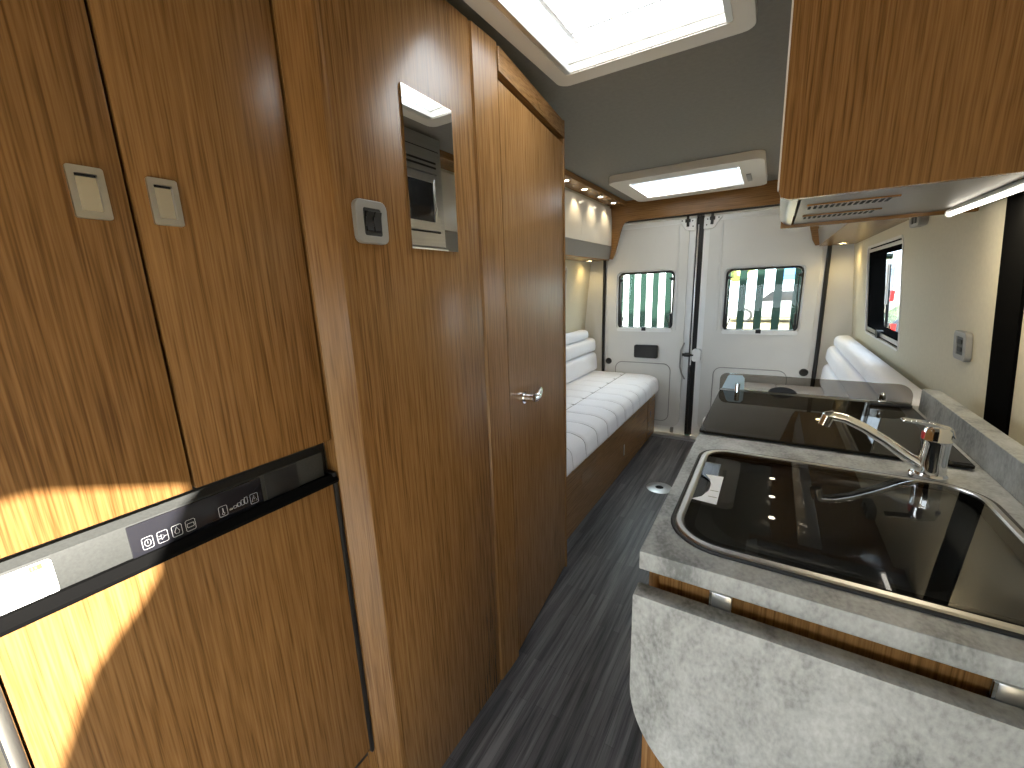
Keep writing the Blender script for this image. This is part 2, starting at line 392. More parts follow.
lk = MB().tube([(-.595, 3.572, .705), (-.51, 3.568, .705)], .011); lk.box(-.58, -.54, 3.56, 3.59, .69, .72, .004); lk.build('latch_bolt', M['black'], dl)
MB().tube([(-.585, 3.583, .80), (-.610, 3.583, .74), (-.612, 3.583, .60), (-.595, 3.583, .545), (-.57, 3.583, .50)], .006).build('latch_recess', M['pl_grey'], dl)
B(-.546, -.525, 3.575, 3.60, .03, .60, .004).build('edge_rod', M['rubber'], dl)
MB().tube([(-.532, 3.585, .62), (-.532, 3.585, 1.70)], .005).build('lock_rod', M['alu'], dl)
B(-.66, -.635, 3.56, 3.59, .03, .075, .004).build('buffer', M['pl_grey'], dl)

# ------------------------------------------------------------------ side windows
def side_window(name, mapf, y0, y1, z0, z1, s):
    w = thing(name, None, None, mapf((y0+y1)/2, z0, .03), kind='structure')
    MB().prism(rr(y0-.008, y1+.008, z0-.008, z1+.008, .04), -.003, .008, mapf, [rr(y0+.004, y1-.004, z0+.004, z1-.004, .03)]).build('inner_frame', M['pl_cream'], w, bev=.002)
    MB().prism(rr(y0+.002, y1-.002, z0+.002, z1-.002, .03), .008, .075, mapf, [rr(y0+.010, y1-.03, z0+.035, z1-.035, .03)]).build('outer_frame', M['soft_black'], w, bev=.003)
    MB().prism(rr(y0+.008, y1-.02, z0+.02, z1-.02, .03), .068, .071, mapf).build('pane', M['pane_dark'], w)
    MB().prism([(y0+.012, z1-.026), (y1-.012, z1-.026), (y1-.012, z1-.010), (y0+.012, z1-.010)], .004, .022, mapf).build('blind_cassette', M['alu'], w, bev=.003)
    MB().prism([(y0+.012, z0+.010), (y1-.012, z0+.010), (y1-.012, z0+.030), (y0+.012, z0+.030)], .004, .022, mapf).build('blind_rail', M['alu'], w, bev=.003)
    ym = (y0+y1)/2+.05
    h = MB().prism(rr(ym-.03, ym+.03, z0+.002, z0+.040, .01), -.006, .02, mapf); h.build('blind_catch', M['black'], w, bev=.003)
    for yy in (y0+.40,):
        st = MB().tube([Vector(mapf(yy, z0+.06, .025)), Vector(mapf(yy+.01, z1-.10, .032))], .006)
        st.build('window_stay', M['black'], w)
        st = MB().tube([Vector(mapf(yy+.004, z0+.17, .022)), Vector(mapf(yy+.01, z1-.10, .029))], .007); st.build('stay_sleeve', M['alu'], w)
    return w
side_window('window_1', WR, *RW, 1)
side_window('window_2', WLm, *LWN, -1)

# ------------------------------------------------------------------ left: tall cupboard and fridge
FX = -.70                                        # front plane of cupboard doors and fridge
tc = thing('tall_cupboard', 'tall walnut two-door cupboard above the fridge on the left', 'cupboard', (-1.05, .24, 1.0))
c = B(-1.40, FX-.022, .0, .458, 1.0, 1.925); c.build('carcass', M['wood'], tc)
def cup_door(y0, y1, hy):
    dd = MB().box(FX-.020, FX, y0, y1, 1.0, 1.92, .0015).build('door', M['wood'], tc)
    # recessed flip handle: satin frame around a polished flap
    MB().prism(rr(hy-.0165, hy+.0165, 1.369, 1.427, .003), FX, FX+.005, P_YZ, [rr(hy-.010, hy+.010, 1.3775, 1.419, .001)]).build('handle', M['satin'], dd, bev=.001)
    MB().prism(rr(hy-.0098, hy+.0098, 1.378, 1.416, .001), FX-.004, FX+.002, P_YZ).build('handle_flap', M['handle_mirror'], dd, bev=.0008)
    MB().box(FX-.003, FX+.0035, hy-.009, hy+.009, 1.416, 1.4185).build('handle_slot', M['dark'], dd)
cup_door(.004, .2265, .190)
cup_door(.2305, .454, .264)

fg = thing('fridge', 'walnut-fronted fridge with black control strip below the tall cupboard', 'fridge', (-1.0, .24, .22))
B(-1.36, FX-.028, .0, .456, .20, .996).build('body', M['black'], fg)
B(FX-.026, FX-.001, .016, .448, .246, .914, .003).build('door', M['wood'], fg)
B(FX-.030, FX+.003, .002, .0145, .236, .924, .002).build('door_edge', M['alu'], fg, label='silver edge strip down the hinge side of the fridge door')
B(FX-.030, FX+.001, .4485, .4575, .236, .934, .002).build('side_gasket', M['black'], fg)
# the control strip: a sloping ledge, the flat fascia and the lip over the door
MB().prism([(FX-.045, .996), (FX-.014, .979), (FX-.030, .976), (FX-.05, .98)], .0, .4395, lambda u, v, w: (u, w, v)).build('top_ledge', M['fr_panel'], fg)
B(FX-.03, FX-.012, .0, .4395, .926, .979, .001).build('control_strip', M['fr_panel'], fg)
MB().prism([(FX-.03, .914), (FX+.004, .914), (FX+.006, .920), (FX-.004, .931), (FX-.03, .931)], .012, .456, lambda u, v, w: (u, w, v)).build('door_lip', M['soft_black'], fg)
dsp = B(FX-.013, FX-.009, .148, .323, .929, .977, .0015).build('display', M['display'], fg)
B(FX-.013, FX-.0105, .330, .388, .929, .977, .001).build('display_end', M['black'], fg)
def iconY(pts, r=.0006, closed=True): return [(FX-.0085, y, z) for y, z in pts], r, closed
ICO = []
def iadd(pts, closed=True, r=.00036): ICO[-1].tube([(FX-.0085, y, z) for y, z in pts], r, 5, closed)
def square(y, z, w=.012, h=.017): iadd(rr(y-w/2, y+w/2, z-h/2, z+h/2, .002, 3))
Z0 = .9455
def icon(y): ICO.append(MB()); square(y, Z0)
icon(.166); iadd([(.166+.0036*math.cos(a), Z0+.0050*math.sin(a)) for a in [i*math.pi/6 for i in range(12)]]); iadd([(.166, Z0-.001), (.166, Z0+.003)], False)
icon(.183); iadd([(.1855, Z0), (.1815, Z0+.004), (.1815, Z0-.004)]); iadd([(.1815, Z0+.0018), (.1785, Z0+.0018)], False); iadd([(.1815, Z0-.0018), (.1785, Z0-.0018)], False); iadd([(.1855, Z0), (.188, Z0)], False)
icon(.200); iadd([(.200, Z0+.0055), (.2030, Z0-.001), (.2018, Z0-.0045), (.1982, Z0-.0045), (.197, Z0-.001)])
icon(.217); iadd(rr(.2128, .2212, Z0-.003, Z0+.003, .001, 2))
icon(.261); iadd([(.261, Z0+.005), (.261, Z0-.002)], False, .0007); iadd([(.261+.0018*math.cos(a), Z0-.004+.0022*math.sin(a)) for a in [i*math.pi/4 for i in range(8)]])
icon(.308); iadd([(.308, Z0+.0055), (.3122, Z0-.0045), (.3038, Z0-.0045)]); iadd([(.308, Z0+.002), (.308, Z0-.0015)], False)
for i, y in enumerate((.2725, .2785, .2845, .2900, .2955)): ICO.append(MB()); iadd(rr(y-.0022, y+.0022, Z0-.003, Z0-.001+.0022*i, .0008, 2))
for q in ICO: q.build('control_icon', M['icon'], dsp, label='white printed symbol on the black display')
stk = MB().prism(rr(.0, .0785, .930, .9755, .004), FX-.0125, FX-.0112, P_YZ).build('sticker', M['sticker'], fg, label='white energy sticker with small yellow block')
MB().prism([(.060, .967), (.0705, .967), (.0705, .9735), (.060, .9735)], FX-.0112, FX-.0108, P_YZ).build('sticker_block', M['yellow'], stk)
def text(s, size, y, z, x, name, m, parent):
    cu = bpy.data.curves.new('txt', 'FONT'); cu.body = s; cu.size = size; cu.align_x = 'CENTER'; cu.extrude = .0002
    to = bpy.data.objects.new('txt', cu); col.objects.link(to)
    me = bpy.data.meshes.new_from_object(to.evaluated_get(bpy.context.evaluated_depsgraph_get()))
    bpy.data.objects.remove(to)
    for v in me.vertices:
        a, b_, c_ = v.co; v.co = Vector((x+c_, y+a, z+b_))-ORG[parent.name]
    me.materials.append(m); o = bpy.data.objects.new(name, me); col.objects.link(o); o.parent = parent; ORG[o.name] = ORG[parent.name]
for y_ in (.0615, .0645): B(FX-.0108, FX-.0105, y_, y_+.002, .9685, .972).build('sticker_mark', M['ink'], stk)
text('00431', .0060, .060, .9450, FX-.0110, 'sticker_number', M['ink'], stk)
text('FX DOMETIC', .0065, .052, .9365, FX-.0110, 'sticker_text', M['ink'], stk)
B(-1.40, FX-.03, .0, .458, .0, .198).build('plinth', M['wood'], None, label='walnut plinth closing the space under the fridge', cat='plinth')

# ------------------------------------------------------------------ washroom: front panel, corner post, door
PX = -.66
wsh = thing('wall_washroom', None, None, (-1.0, 1.0, 0), kind='structure')
post = [(FX-.03, .4590), (FX, .4590), (FX, .4615), (PX-.006, .4960), (PX-.0015, .4985), (PX, .5035), (PX, .512), (PX-.03, .512), (FX-.03, .485)]
MB().prism(post, .0, 1.886, P_XY).build('corner_post', M['wood'], wsh, label='rounded upright walnut post at the panel corner')
B(PX-.022, PX-.0015, .513, .918, .0, 1.886, .001).build('front_panel', M['wood'], wsh)
B(PX-.030, PX-.008, .905, .93, .0, 1.884).build('groove', M['dark'], wsh)
DA, DB = Vector((-.662, 1.037)), Vector((-.716, 1.555)); DD = (DB-DA).normalized(); DN = Vector((DD.y, -DD.x))
def DP(u, v, w): q = DA+DD*u+DN*w; return (q.x, q.y, v)
stile = [(PX-.024, .926), (PX-.006, .9235), (PX, .928), (PX+.001, 1.02), (DA.x+.002, DA.y-.003), (PX-.03, 1.034)]
MB().prism(stile, .0, 1.886, P_XY).build('door_stile', M['wood'], wsh)
MB().prism([(.0, 1.822), (.525, 1.808), (.525, 1.862), (.0, 1.880)], -.03, .006, DP).build('door_header', M['wood_y'], wsh, bev=.003)
MB().prism([(.5225, .0), (.534, .0), (.534, 1.870), (.5225, 1.870)], -.06, .004, DP).build('end_post', M['wood'], wsh, bev=.003)
B(-1.44, -.735, 1.535, 1.56, .0, 1.855).build('back_panel', M['wood'], wsh)
d3 = thing('door_3', None, None, DP(.26, 0, -.01), kind='structure')
MB().prism([(.006, .012), (.520, .012), (.520, 1.792), (.006, 1.806)], -.022, -.001, DP).build('door_leaf', M['wood'], d3, bev=.0015)
MB().prism([(-.002, .0), (.525, .0), (.525, 1.82), (-.002, 1.82)], -.045, -.028, DP).build('door_rebate', M['dark'], d3)
hp = Vector(DP(.105, .923, -.001)); nn = Vector((DN.x, DN.y, 0)); tt = Vector((DD.x, DD.y, 0))
hb = MB()
hb.tube([hp, hp+nn*.006], .021, 20); hb.tube([hp+nn*.005, hp+nn*.040], [.015, .0135], 18)
hd = hb.build('handle_rose', M['chrome'], d3)
lv = MB().tube([hp+nn*.036-tt*.008, hp+nn*.040+tt*.010, hp+nn*.038+tt*.035, hp+nn*.032+tt*.062+Vector((0, 0, .006)), hp+nn*.028+tt*.083+Vector((0, 0, .012))], [.013, .014, .0125, .012, .007], 16)
lv.build('handle_lever', M['chrome'], d3)

MB().prism([(.673, 1.362), (.826, 1.362), (.831, 1.668), (.678, 1.672)], PX-.001, PX+.003, P_YZ).build('wall_mirror', M['mirror'], label='narrow upright mirror on the washroom panel', cat='mirror')
sw = thing('light_switch', 'silver switch plate with two black rockers left of the mirror', 'switch', (PX, .568, 1.36))
MB().prism(rr(.531, .605, 1.363, 1.440, .014, 4), PX-.0015, PX+.010, P_YZ, [rr(.549, .588, 1.378, 1.425, .003, 2)]).build('frame', M['pl_grey'], sw, bev=.0022, seg=3)
MB().prism(rr(.548, .589, 1.377, 1.426, .003), PX-.001, PX+.0095, P_YZ).build('bezel', M['black'], sw, bev=.001)
for y in (.5595, .5775):
    MB().prism([(PX+.009, 1.384), (PX+.013, 1.386), (PX+.0105, 1.401), (PX+.018, 1.419), (PX+.009, 1.421)], y-.0075, y+.0075, lambda u, v, w: (u, w, v)).build('rocker', M['black'], sw, bev=.001)

# ------------------------------------------------------------------ roof lights
s = thing('skylight', 'large white-framed opal skylight above the aisle', 'skylight', (-.38, 1.12, 1.90))
MB().prism(rr(-.652, -.098, .845, 1.408, .035), 1.905, 1.932, P_XY, [rr(-.604, -.146, .900, 1.342, .012)]).build('frame', M['pl_cream'], s, bev=.012, seg=3)
MB().prism(rr(-.618, -.142, .888, 1.371, .02), 1.932, 1.985, P_XY, [rr(-.595, -.158, .912, 1.336, .012)]).build('shaft', M['pl_white'], s, bev=.004)
MB().prism([(-.604, 1.338), (-.150, 1.338), (-.150, 1.358), (-.604, 1.358)], 1.908, 1.928, P_XY).build('blind_bar', M['pl_cream'], s, bev=.003)
for k in range(8): MB().lathe([(0, -.0015), (.0035, -.0015), (.0035, .001), (0, .001)], (-.565+.054*k, 1.345, 1.9078), seg=10).build('rivet', M['ink'], s)
MB().prism([(-.606, .90), (-.588, .90), (-.588, 1.34), (-.606, 1.34)], 1.906, 1.926, P_XY).build('blind_rail', M['alu'], s, bev=.003)
MB().prism([(-.164, .90), (-.146, .90), (-.146, 1.34), (-.164, 1.34)], 1.906, 1.926, P_XY).build('blind_rail', M['alu'], s, bev=.003)
for x0, x1, y0, y1 in ((-.57, -.555, .90, 1.33), (-.58, -.17, 1.268, 1.276)):
    B(x0, x1, y0, y1, 1.972, 1.978, .002).build('pane_edge', M['pl_white'], s)
dm = bmesh.new()                                 # dome of opal acrylic
bmesh.ops.create_grid(dm, x_segments=14, y_segments=14, size=1)
for v in dm.verts:
    u, w = v.co.x, v.co.y
    v.co = Vector((-.38+u*.255, 1.13+w*.26, 2.0+.06*(1-u**4)*(1-w**4)))
m_ = MB(); m_.bm = dm; m_.build('dome', M['dome'], s)

r = thing('roof_light', 'wide cream-framed roof light near the rear doors', 'roof light', (-.54, 3.06, 1.87))
MB().prism(rr(-.945, -.105, 2.69, 3.44, .06, 8), 1.888, 1.931, P_XY, [rr(-.845, -.23, 2.815, 3.315, .01)]).build('frame', M['pl_cream'], r, bev=.016, seg=4)
MB().prism(rr(-.856, -.219, 2.805, 3.325, .01), 1.931, 1.98, P_XY, [rr(-.835, -.24, 2.825, 3.305, .01)]).build('shaft', M['pl_white'], r)
B(-.205, -.180, 3.02, 3.20, 1.880, 1.890, .002).build('switch_panel', M['pl_grey'], r)
B(-.838, -.237, 2.822, 3.308, 1.8935, 1.8955).build('lens', M['roof_lens'], r)

# ------------------------------------------------------------------ rear lockers, pelmets and spots
def locker(name, label, fx, y0, y1, doors):
    """fx maps left-hand x to this side's x"""
    def PXm(u, v, w): return (fx(u), w, v)
    L_ = thing(name, label, 'locker', (fx(-1.27), (y0+y1)/2, 1.48))
    MB().prism([(-1.345, 1.50), (-1.215, 1.50), (-1.215, 1.87), (-1.30, 1.90)], y0, y1, PXm).build('carcass', M['locker_grey'], L_)
    step = (y1-y0)/doors
    for i in range(doors):
        a, b = y0+i*step+.001, y0+(i+1)*step-.001
        prof = [(-1.214, 1.590), (-1.190, 1.590), (-1.187, 1.70), (-1.190, 1.81), (-1.198, 1.885), (-1.214, 1.885)]
        MB().prism(prof, a, b, PXm).build('flap_door', M['locker_white'], L_, bev=.002)
    MB().prism([(-1.215, 1.484), (-1.206, 1.484), (-1.188, 1.586), (-1.215, 1.586)], y0, y1, PXm).build('lower_rail', M['locker_grey'], L_)
    MB().prism([(-1.40, 1.478), (-1.206, 1.478), (-1.206, 1.492), (-1.395, 1.492)], y0, y1, PXm).build('underside', M['wood_y'], L_)
    return L_
locker('overhead_locker', 'pearl-white overhead locker above the left bench', lambda x: x, 1.57, 3.53, 3)
locker('overhead_locker', 'overhead locker above the right bench behind the microwave cabinet', mx, 1.57, 3.53, 3)
def pelmet(label, fx):
    p = MB().prism([(-1.20, 1.896), (-1.078, 1.896), (-1.074, 1.929), (-1.20, 1.929)], 1.57, 3.53, lambda u, v, w: (fx(u), w, v))
    return p.build('pelmet', M['wood_y'], bev=.003, label=label, cat='pelmet')
pelmet('dark wood spotlight pelmet along the left ceiling edge', lambda x: x)
pelmet('dark wood spotlight pelmet along the right ceiling edge', mx)
def spot(x, y, z, label, group, watts, size=95, blend=.6, aim=(0, 0, -1), col_=(1, .80, .50), lens='led'):
    t = thing('spotlight', label, 'spotlight', (x, y, z), group)
    MB().lathe([(.017, -.004), (.024, -.004), (.026, .0), (.017, .0), (.017, -.004)], (x, y, z)).build('ring', M['satin'], t)
    MB().lathe([(0, -.0025), (.017, -.0025), (.017, .0), (0, .0)], (x, y, z)).build('lens', M[lens], t)
    lamp('spot_lamp', 'SPOT', (x, y, z-.008), watts, col_, spot_size=math.radians(size), spot_blend=blend, shadow_soft_size=.015, aim=aim)
LY = (2.474, 2.766, 3.068, 3.355)
nm = ('nearest', 'second', 'third', 'farthest')
for i, y in enumerate(LY):
    spot(-1.12, y, 1.896, '%s small round spotlight in the left pelmet, counted from the washroom' % nm[i], 'spotlights in the left pelmet', 2.2, aim=(-.30, 0, -1))
for i, y in enumerate((2.35, 2.641, 2.928, 3.222)):
    spot(.100, y, 1.896, '%s small round spotlight in the right pelmet, hidden behind the microwave cabinet' % nm[i], 'spotlights in the right pelmet', 2.2, aim=(.30, 0, -1))
spot(-1.315, 3.36, 1.478, 'small round spotlight under the left locker by the rear door', 'spotlights under the lockers', 2.0, 120, aim=(-.1, .35, -1), col_=(1, .74, .32), lens='led_warm')
spot(.330, 3.35, 1.478, 'small round spotlight under the right locker by the rear door', 'spotlights under the lockers', 2.0, 120, aim=(.1, .35, -1), col_=(1, .74, .32), lens='led_warm')

# ------------------------------------------------------------------ upper right: microwave cabinet
mc = thing('microwave_cabinet', 'high walnut-ended cabinet above the hob at top right', 'cabinet', (.18, 1.3, 1.43))
def skew(x): return x
ex = lambda z: wxr(z)-.004
MB().prism([(-.011, 1.444), (-.006, 1.431), (.008, 1.425), (ex(1.43), 1.425), (ex(1.70), 1.70), (.22, 1.925), (-.020, 1.925)], 1.045, 1.062, P_XZ).build('end_panel', M['wood'], mc, bev=.001)
MB().prism([(-.0135, 1.446), (-.0105, 1.444), (-.0195, 1.925), (-.0225, 1.925)], 1.044, 1.063, P_XZ).build('edge_band', M['pl_cream'], mc)
cc = MB().prism([(.105, 1.452), (ex(1.46), 1.452), (ex(1.70), 1.70), (.22, 1.92), (.105, 1.92)], 1.062, 1.570, P_XZ)
cc.box(.031, .105, 1.062, 1.570, 1.452, 1.522); cc.box(.031, .105, 1.062, 1.570, 1.78, 1.92); cc.box(.031, .105, 1.545, 1.570, 1.52, 1.78)
cc.build('carcass', M['wood'], mc)
us = MB().prism([(.030, 1.063), (ex(1.44), 1.063), (ex(1.44), 1.552), (.030, 1.552)], 1.4285, 1.448, P_XY,
                [])
us.build('underside', M['dull_steel'], mc)
qr = [(.024+.032*math.cos(a), 1.460+.033*math.sin(a)) for a in [math.pi+i*math.pi/2/8 for i in range(9)]]
MB().prism(qr+[(.024, 1.450), (.006, 1.470)], 1.062, 1.570, P_XZ).build('rounded_front_edge', M['satin'], mc)
B(-.002, ex(1.44), 1.552, 1.570, 1.420, 1.452, .002).build('rear_lip', M['wood_x'], mc)
for y0, n in ((1.185, 14), (1.370, 14)):   # two rows of slots in the underside
    g = MB()
    for i in range(n):
        x = .048+i*.0105
        g.prism([(x, y0), (x+.0055, y0), (x+.0055, y0+.062), (x, y0+.062)], 1.4272, 1.4295, P_XY)
    g.build('vent_slots', M['dark'], mc)
    B(.044, .052+n*.0105, y0-.012, y0-.001, 1.4255, 1.429).build('vent_louvre', M['wood_x'], mc)
MB().prism([(1.063, 1.462), (1.569, 1.462), (1.569, 1.92), (1.063, 1.92)], .006, .03, P_YZ,
           [rr(1.110, 1.540, 1.527, 1.775, .004)]).build('fascia', M['steel'], mc)
for z in (1.796, 1.815):
    B(.0045, .0062, 1.13, 1.535, z, z+.008).build('fascia_slot', M['dark'], mc)
B(.0045, .0062, 1.08, 1.555, 1.866, 1.869).build('fascia_joint', M['dark'], mc)
mw = thing('microwave', 'steel built-in microwave in the cabinet above the hob, seen in the mirror', 'microwave', (.1, 1.32, 1.53))
B(.012, .10, 1.114, 1.536, 1.531, 1.771, .002).build('body', M['black'], mw)
MB().prism([(1.118, 1.535), (1.532, 1.535), (1.532, 1.767), (1.118, 1.767)], -.004, .012, P_YZ, [rr(1.17, 1.50, 1.572, 1.735, .004)]).build('door_frame', M['steel'], mw, bev=.002)
B(.002, .010, 1.168, 1.502, 1.570, 1.737).build('door_window', M['mw_glass'], mw)
B(-.010, -.003, 1.505, 1.512, 1.60, 1.75, .002).build('door_handle', M['satin'], mw)

lb = thing('light_bar', 'lit strip light under the microwave cabinet along the right wall', 'light', (.36, 1.33, 1.41))
B(.350, .372, 1.085, 1.500, 1.4175, 1.4278, .002).build('body', M['alu'], lb)
MB().tube([(.357, 1.09, 1.414), (.352, 1.495, 1.414)], .0055, 12).build('diffuser', M['led_cool'], lb)
MB().lathe([(0, -.004), (.010, -.004), (.010, .006), (0, .006)], (.357, 1.084, 1.416), 'y', 14).build('end_cap', M['alu'], lb)
MB().lathe([(0, -.004), (.010, -.004), (.010, .006), (0, .006)], (.352, 1.50, 1.416), 'y', 14).build('end_cap', M['alu'], lb)
lamp('bar_lamp', 'AREA', (.358, 1.29, 1.405), 2.0, (1, .86, .60), shape='RECTANGLE', size=.012, size_y=.40, aim=(.35, 0, -1))
rl_ = thing('reading_light', 'small oval grey fitting on the right wall below the microwave cabinet', 'light', (.41, 2.05, 1.44))
MB().prism(rr(1.99, 2.12, 1.435, 1.485, .024), -.025, .0, WR).build('housing', M['pl_grey'], rl_, bev=.008, seg=3)
for y in (2.02, 2.06): MB().prism(rr(y, y+.022, 1.445, 1.475, .005), -.028, -.02, WR).build('slot', M['black'], rl_)

so = thing('wall_socket', 'silver socket plate with black centre on the right wall', 'socket', (.44, 1.6, 1.04))
MB().prism(rr(1.545, 1.635, 1.040, 1.118, .014, 4), -.014, .0, WR, [rr(1.566, 1.614, 1.055, 1.103, .003, 2)]).build('frame', M['pl_grey'], so, bev=.0022, seg=3)
MB().prism(rr(1.565, 1.615, 1.054, 1.104, .003), -.012, .0, WR).build('insert', M['black'], so)
for z in (1.064, 1.084): MB().prism(rr(1.575, 1.605, z, z+.012, .003), -.0145, -.011, WR).build('socket_port', M['rubber'], so)

# ------------------------------------------------------------------ kitchen
kc = thing('kitchen_unit', 'walnut kitchen base unit under the grey worktop', 'cabinet', (.17, 1.07, 0))
cb_ = B(-.105, .46, .548, 1.595, .06, .745); cb_.box(-.105, .46, .548, .566, .745, .870); cb_.box(-.105, .46, 1.575, 1.595, .745, .870); cb_.box(-.105, -.096, .566, 1.575, .745, .870); cb_.box(-.105, .46, 1.02, 1.04, .745, .870)
cb_.build('carcass', M['wood'], kc)
B(-.095, .46, .57, 1.59, .0, .06).build('kick_board', M['black'], kc)
for y0, y1 in ((.56, 1.06), (1.07, 1.585)):
    dk = B(-.1225, -.1055, y0, y1, .10, .66, .002).build('door', M['wood'], kc)
    MB().prism(rr((y0+y1)/2-.03, (y0+y1)/2+.03, .60, .63, .003), -.1275, -.1225, P_YZ).build('handle', M['satin'], dk)
    dk = B(-.1225, -.1055, y0, y1, .67, .86, .002).build('drawer', M['wood'], kc)
    MB().prism(rr((y0+y1)/2-.03, (y0+y1)/2+.03, .76, .79, .003), -.1275, -.1225, P_YZ).build('handle', M['satin'], dk)

SO = rr(-.106, .336, .580, .989, (.075, .075, .065, .055), 10)
def inset(loop, d):
    n = len(loop); out = []
    for i in range(n):
        a, p, b = Vector(loop[i-1]), Vector(loop[i]), Vector(loop[(i+1) % n]); t = (b-a).normalized()
        out.append((p.x-t.y*d, p.y+t.x*d))
    return out
MB().prism([(-.132, .537), (.470, .537), (.470, 1.602), (-.132, 1.602)], .871, .900, P_XY, [inset(SO, .008)]).build('worktop', M['concrete'], bev=.0015,
    label='grey concrete-effect kitchen worktop holding sink and hob', cat='worktop')
SPf = lambda z: .373+.0*(z-.9)
MB().prism([(.372, .900), (.408, .900), (.408, .962), (.372, .962)], .30, 1.548, lambda u, v, w: (u, w, v)).build('splashback', M['concrete'], bev=.0015,
    label='low grey splashback along the right wall behind the worktop', cat='splashback')
# sink
sn = thing('sink', 'sunken steel sink under a smoked glass lid nearest the camera', 'sink', (.115, .785, .76))
rim = MB()
lo = [SO, inset(SO, .003), inset(SO, .010), inset(SO, .014)]; hz = [.9005, .9050, .9055, .9015]
bm_ = bmesh.new(); rings = [[bm_.verts.new((u, v, hz[k])) for u, v in l] for k, l in enumerate(lo)]
for A, C_ in zip(rings, rings[1:]):
    for i in range(len(A)): bm_.faces.new((A[i], A[(i+1) % len(A)], C_[(i+1) % len(A)], C_[i]))
rim.bm = bm_; rim.build('rim', M['satin'], sn)
MB().tube([(u, v, .9005) for u, v in inset(SO, -.002)], .0034, 8, True).build('seal', M['rubber'], sn)
# pressed bowl: concentric loops down to the drain
bl = [(inset(SO, .016), .8995), (inset(SO, .030), .893), (rr(-.060, .250, .635, .935, .08, 10), .890), (rr(-.054, .244, .641, .929, .08, 10), .884), (rr(-.045, .232, .652, .918, .08, 10), .80), (rr(-.020, .205, .68, .89, .07, 10), .772), (rr(.085, .105, .78, .80, .008, 10), .768)]
bm_ = bmesh.new(); rings = [[bm_.verts.new((u, v, h)) for u, v in l] for l, h in bl]
for A, C_ in zip(rings, rings[1:]):
    for i in range(len(A)): bm_.faces.new((A[i], A[(i+1) % len(A)], C_[(i+1) % len(A)], C_[i]))
bm_.faces.new(rings[-1]); bmesh.ops.recalc_face_normals(bm_, faces=bm_.faces[:])
q = MB(); q.bm = bm_; q.build('bowl', M['steel_bowl'], sn, smooth=60)
MB().lathe([(0, .004), (.022, .004), (.030, .0), (.030, -.004)], (.095, .79, .7725)).build('drain', M['chrome'], sn)
# lid with a finger notch on its aisle side
L0 = inset(SO, .0145)
notch = [(-.084-.02+.038*math.cos(a), .775+.056*math.sin(a)) for a in [math.radians(70-140*i/12) for i in range(13)]]
lid = []
done = False
for p in L0:
    if p[0] < -.080 and .70 < p[1] < .85: continue
    lid.append(p)
# the left edge runs from the back corner to the front corner: put the notch between them
k = max(range(len(lid)), key=lambda i: (lid[i-1][1]-lid[i][1]) if lid[i][0] < -.05 and lid[i-1][0] < -.05 else -9)
lid = lid[:k]+notch+lid[k:]
MB().prism(lid, .9005, .9050, P_XY).build('lid', M['lid'], sn, label='smoked black glass lid with finger notch')
lb_ = MB().prism(L0, .8992, .9002, P_XY, [inset(SO, .030)]); lb_.build('lid_border', M['rubber'], sn)
ln = MB()
MB().prism([(-.083, .832), (-.052, .834), (-.052, .716), (-.092, .719), (-.078, .735), (-.069, .765), (-.069, .79), (-.073, .812)], .9051, .9056, P_XY).build('paper_label', M['paper'], sn, label='white paper label stuck by the lid notch')
for y in (.74, .765): B(-.068, -.054, y, y+.0015, .9056, .9058).build('label_print', M['ink'], sn)

# tap
TX, TY = .279, 1.026
tp = thing('tap', 'chrome single-lever kitchen tap between sink and hob', 'tap', (TX, TY, .90))
MB().lathe([(0, 0), (.025, 0), (.025, .004), (.0215, .008), (.0205, .030), (.0205, .066), (.0215, .068), (.0215, .072), (.0200, .074), (.0195, .090), (.015, .0965), (0, .098)], (TX, TY, .90), seg=32).build('body', M['chrome'], tp)
MB().tube([(TX-.012, TY, .917), (TX-.035, TY+.002, .931), (TX-.070, TY+.003, .957), (TX-.105, TY+.003, .979), (TX-.135, TY+.003, .993), (TX-.158, TY+.003, .997), (TX-.168, TY+.003, .994)], [.012, .0105, .0095, .0092, .0092, .0098, .0098], 16).build('spout', M['chrome'], tp)
MB().tube([(TX-.162, TY+.003, .997), (TX-.168, TY+.003, .976)], [.0115, .0110], 18).build('aerator', M['chrome'], tp)
lv = MB()
lv.prism([(TX+.022, .984), (TX+.024, .976), (TX+.018, .996), (TX-.010, 1.004), (TX-.052, 1.006), (TX-.054, 1.002), (TX-.012, .996), (TX+.010, .990)], TY-.010, TY+.010, P_XZ)
lv.build('lever', M['chrome'], tp, bev=.002)
B(TX-.0215, TX-.0175, TY-.006, TY+.004, .972, .986, .001).build('hot_mark', M['red'], tp)
MB().lathe([(0, -.003), (.005, -.003), (.006, .003), (.003, .012), (0, .013)], (TX-.032, TY-.022, .903)).build('rod_knob', M['chrome'], tp)

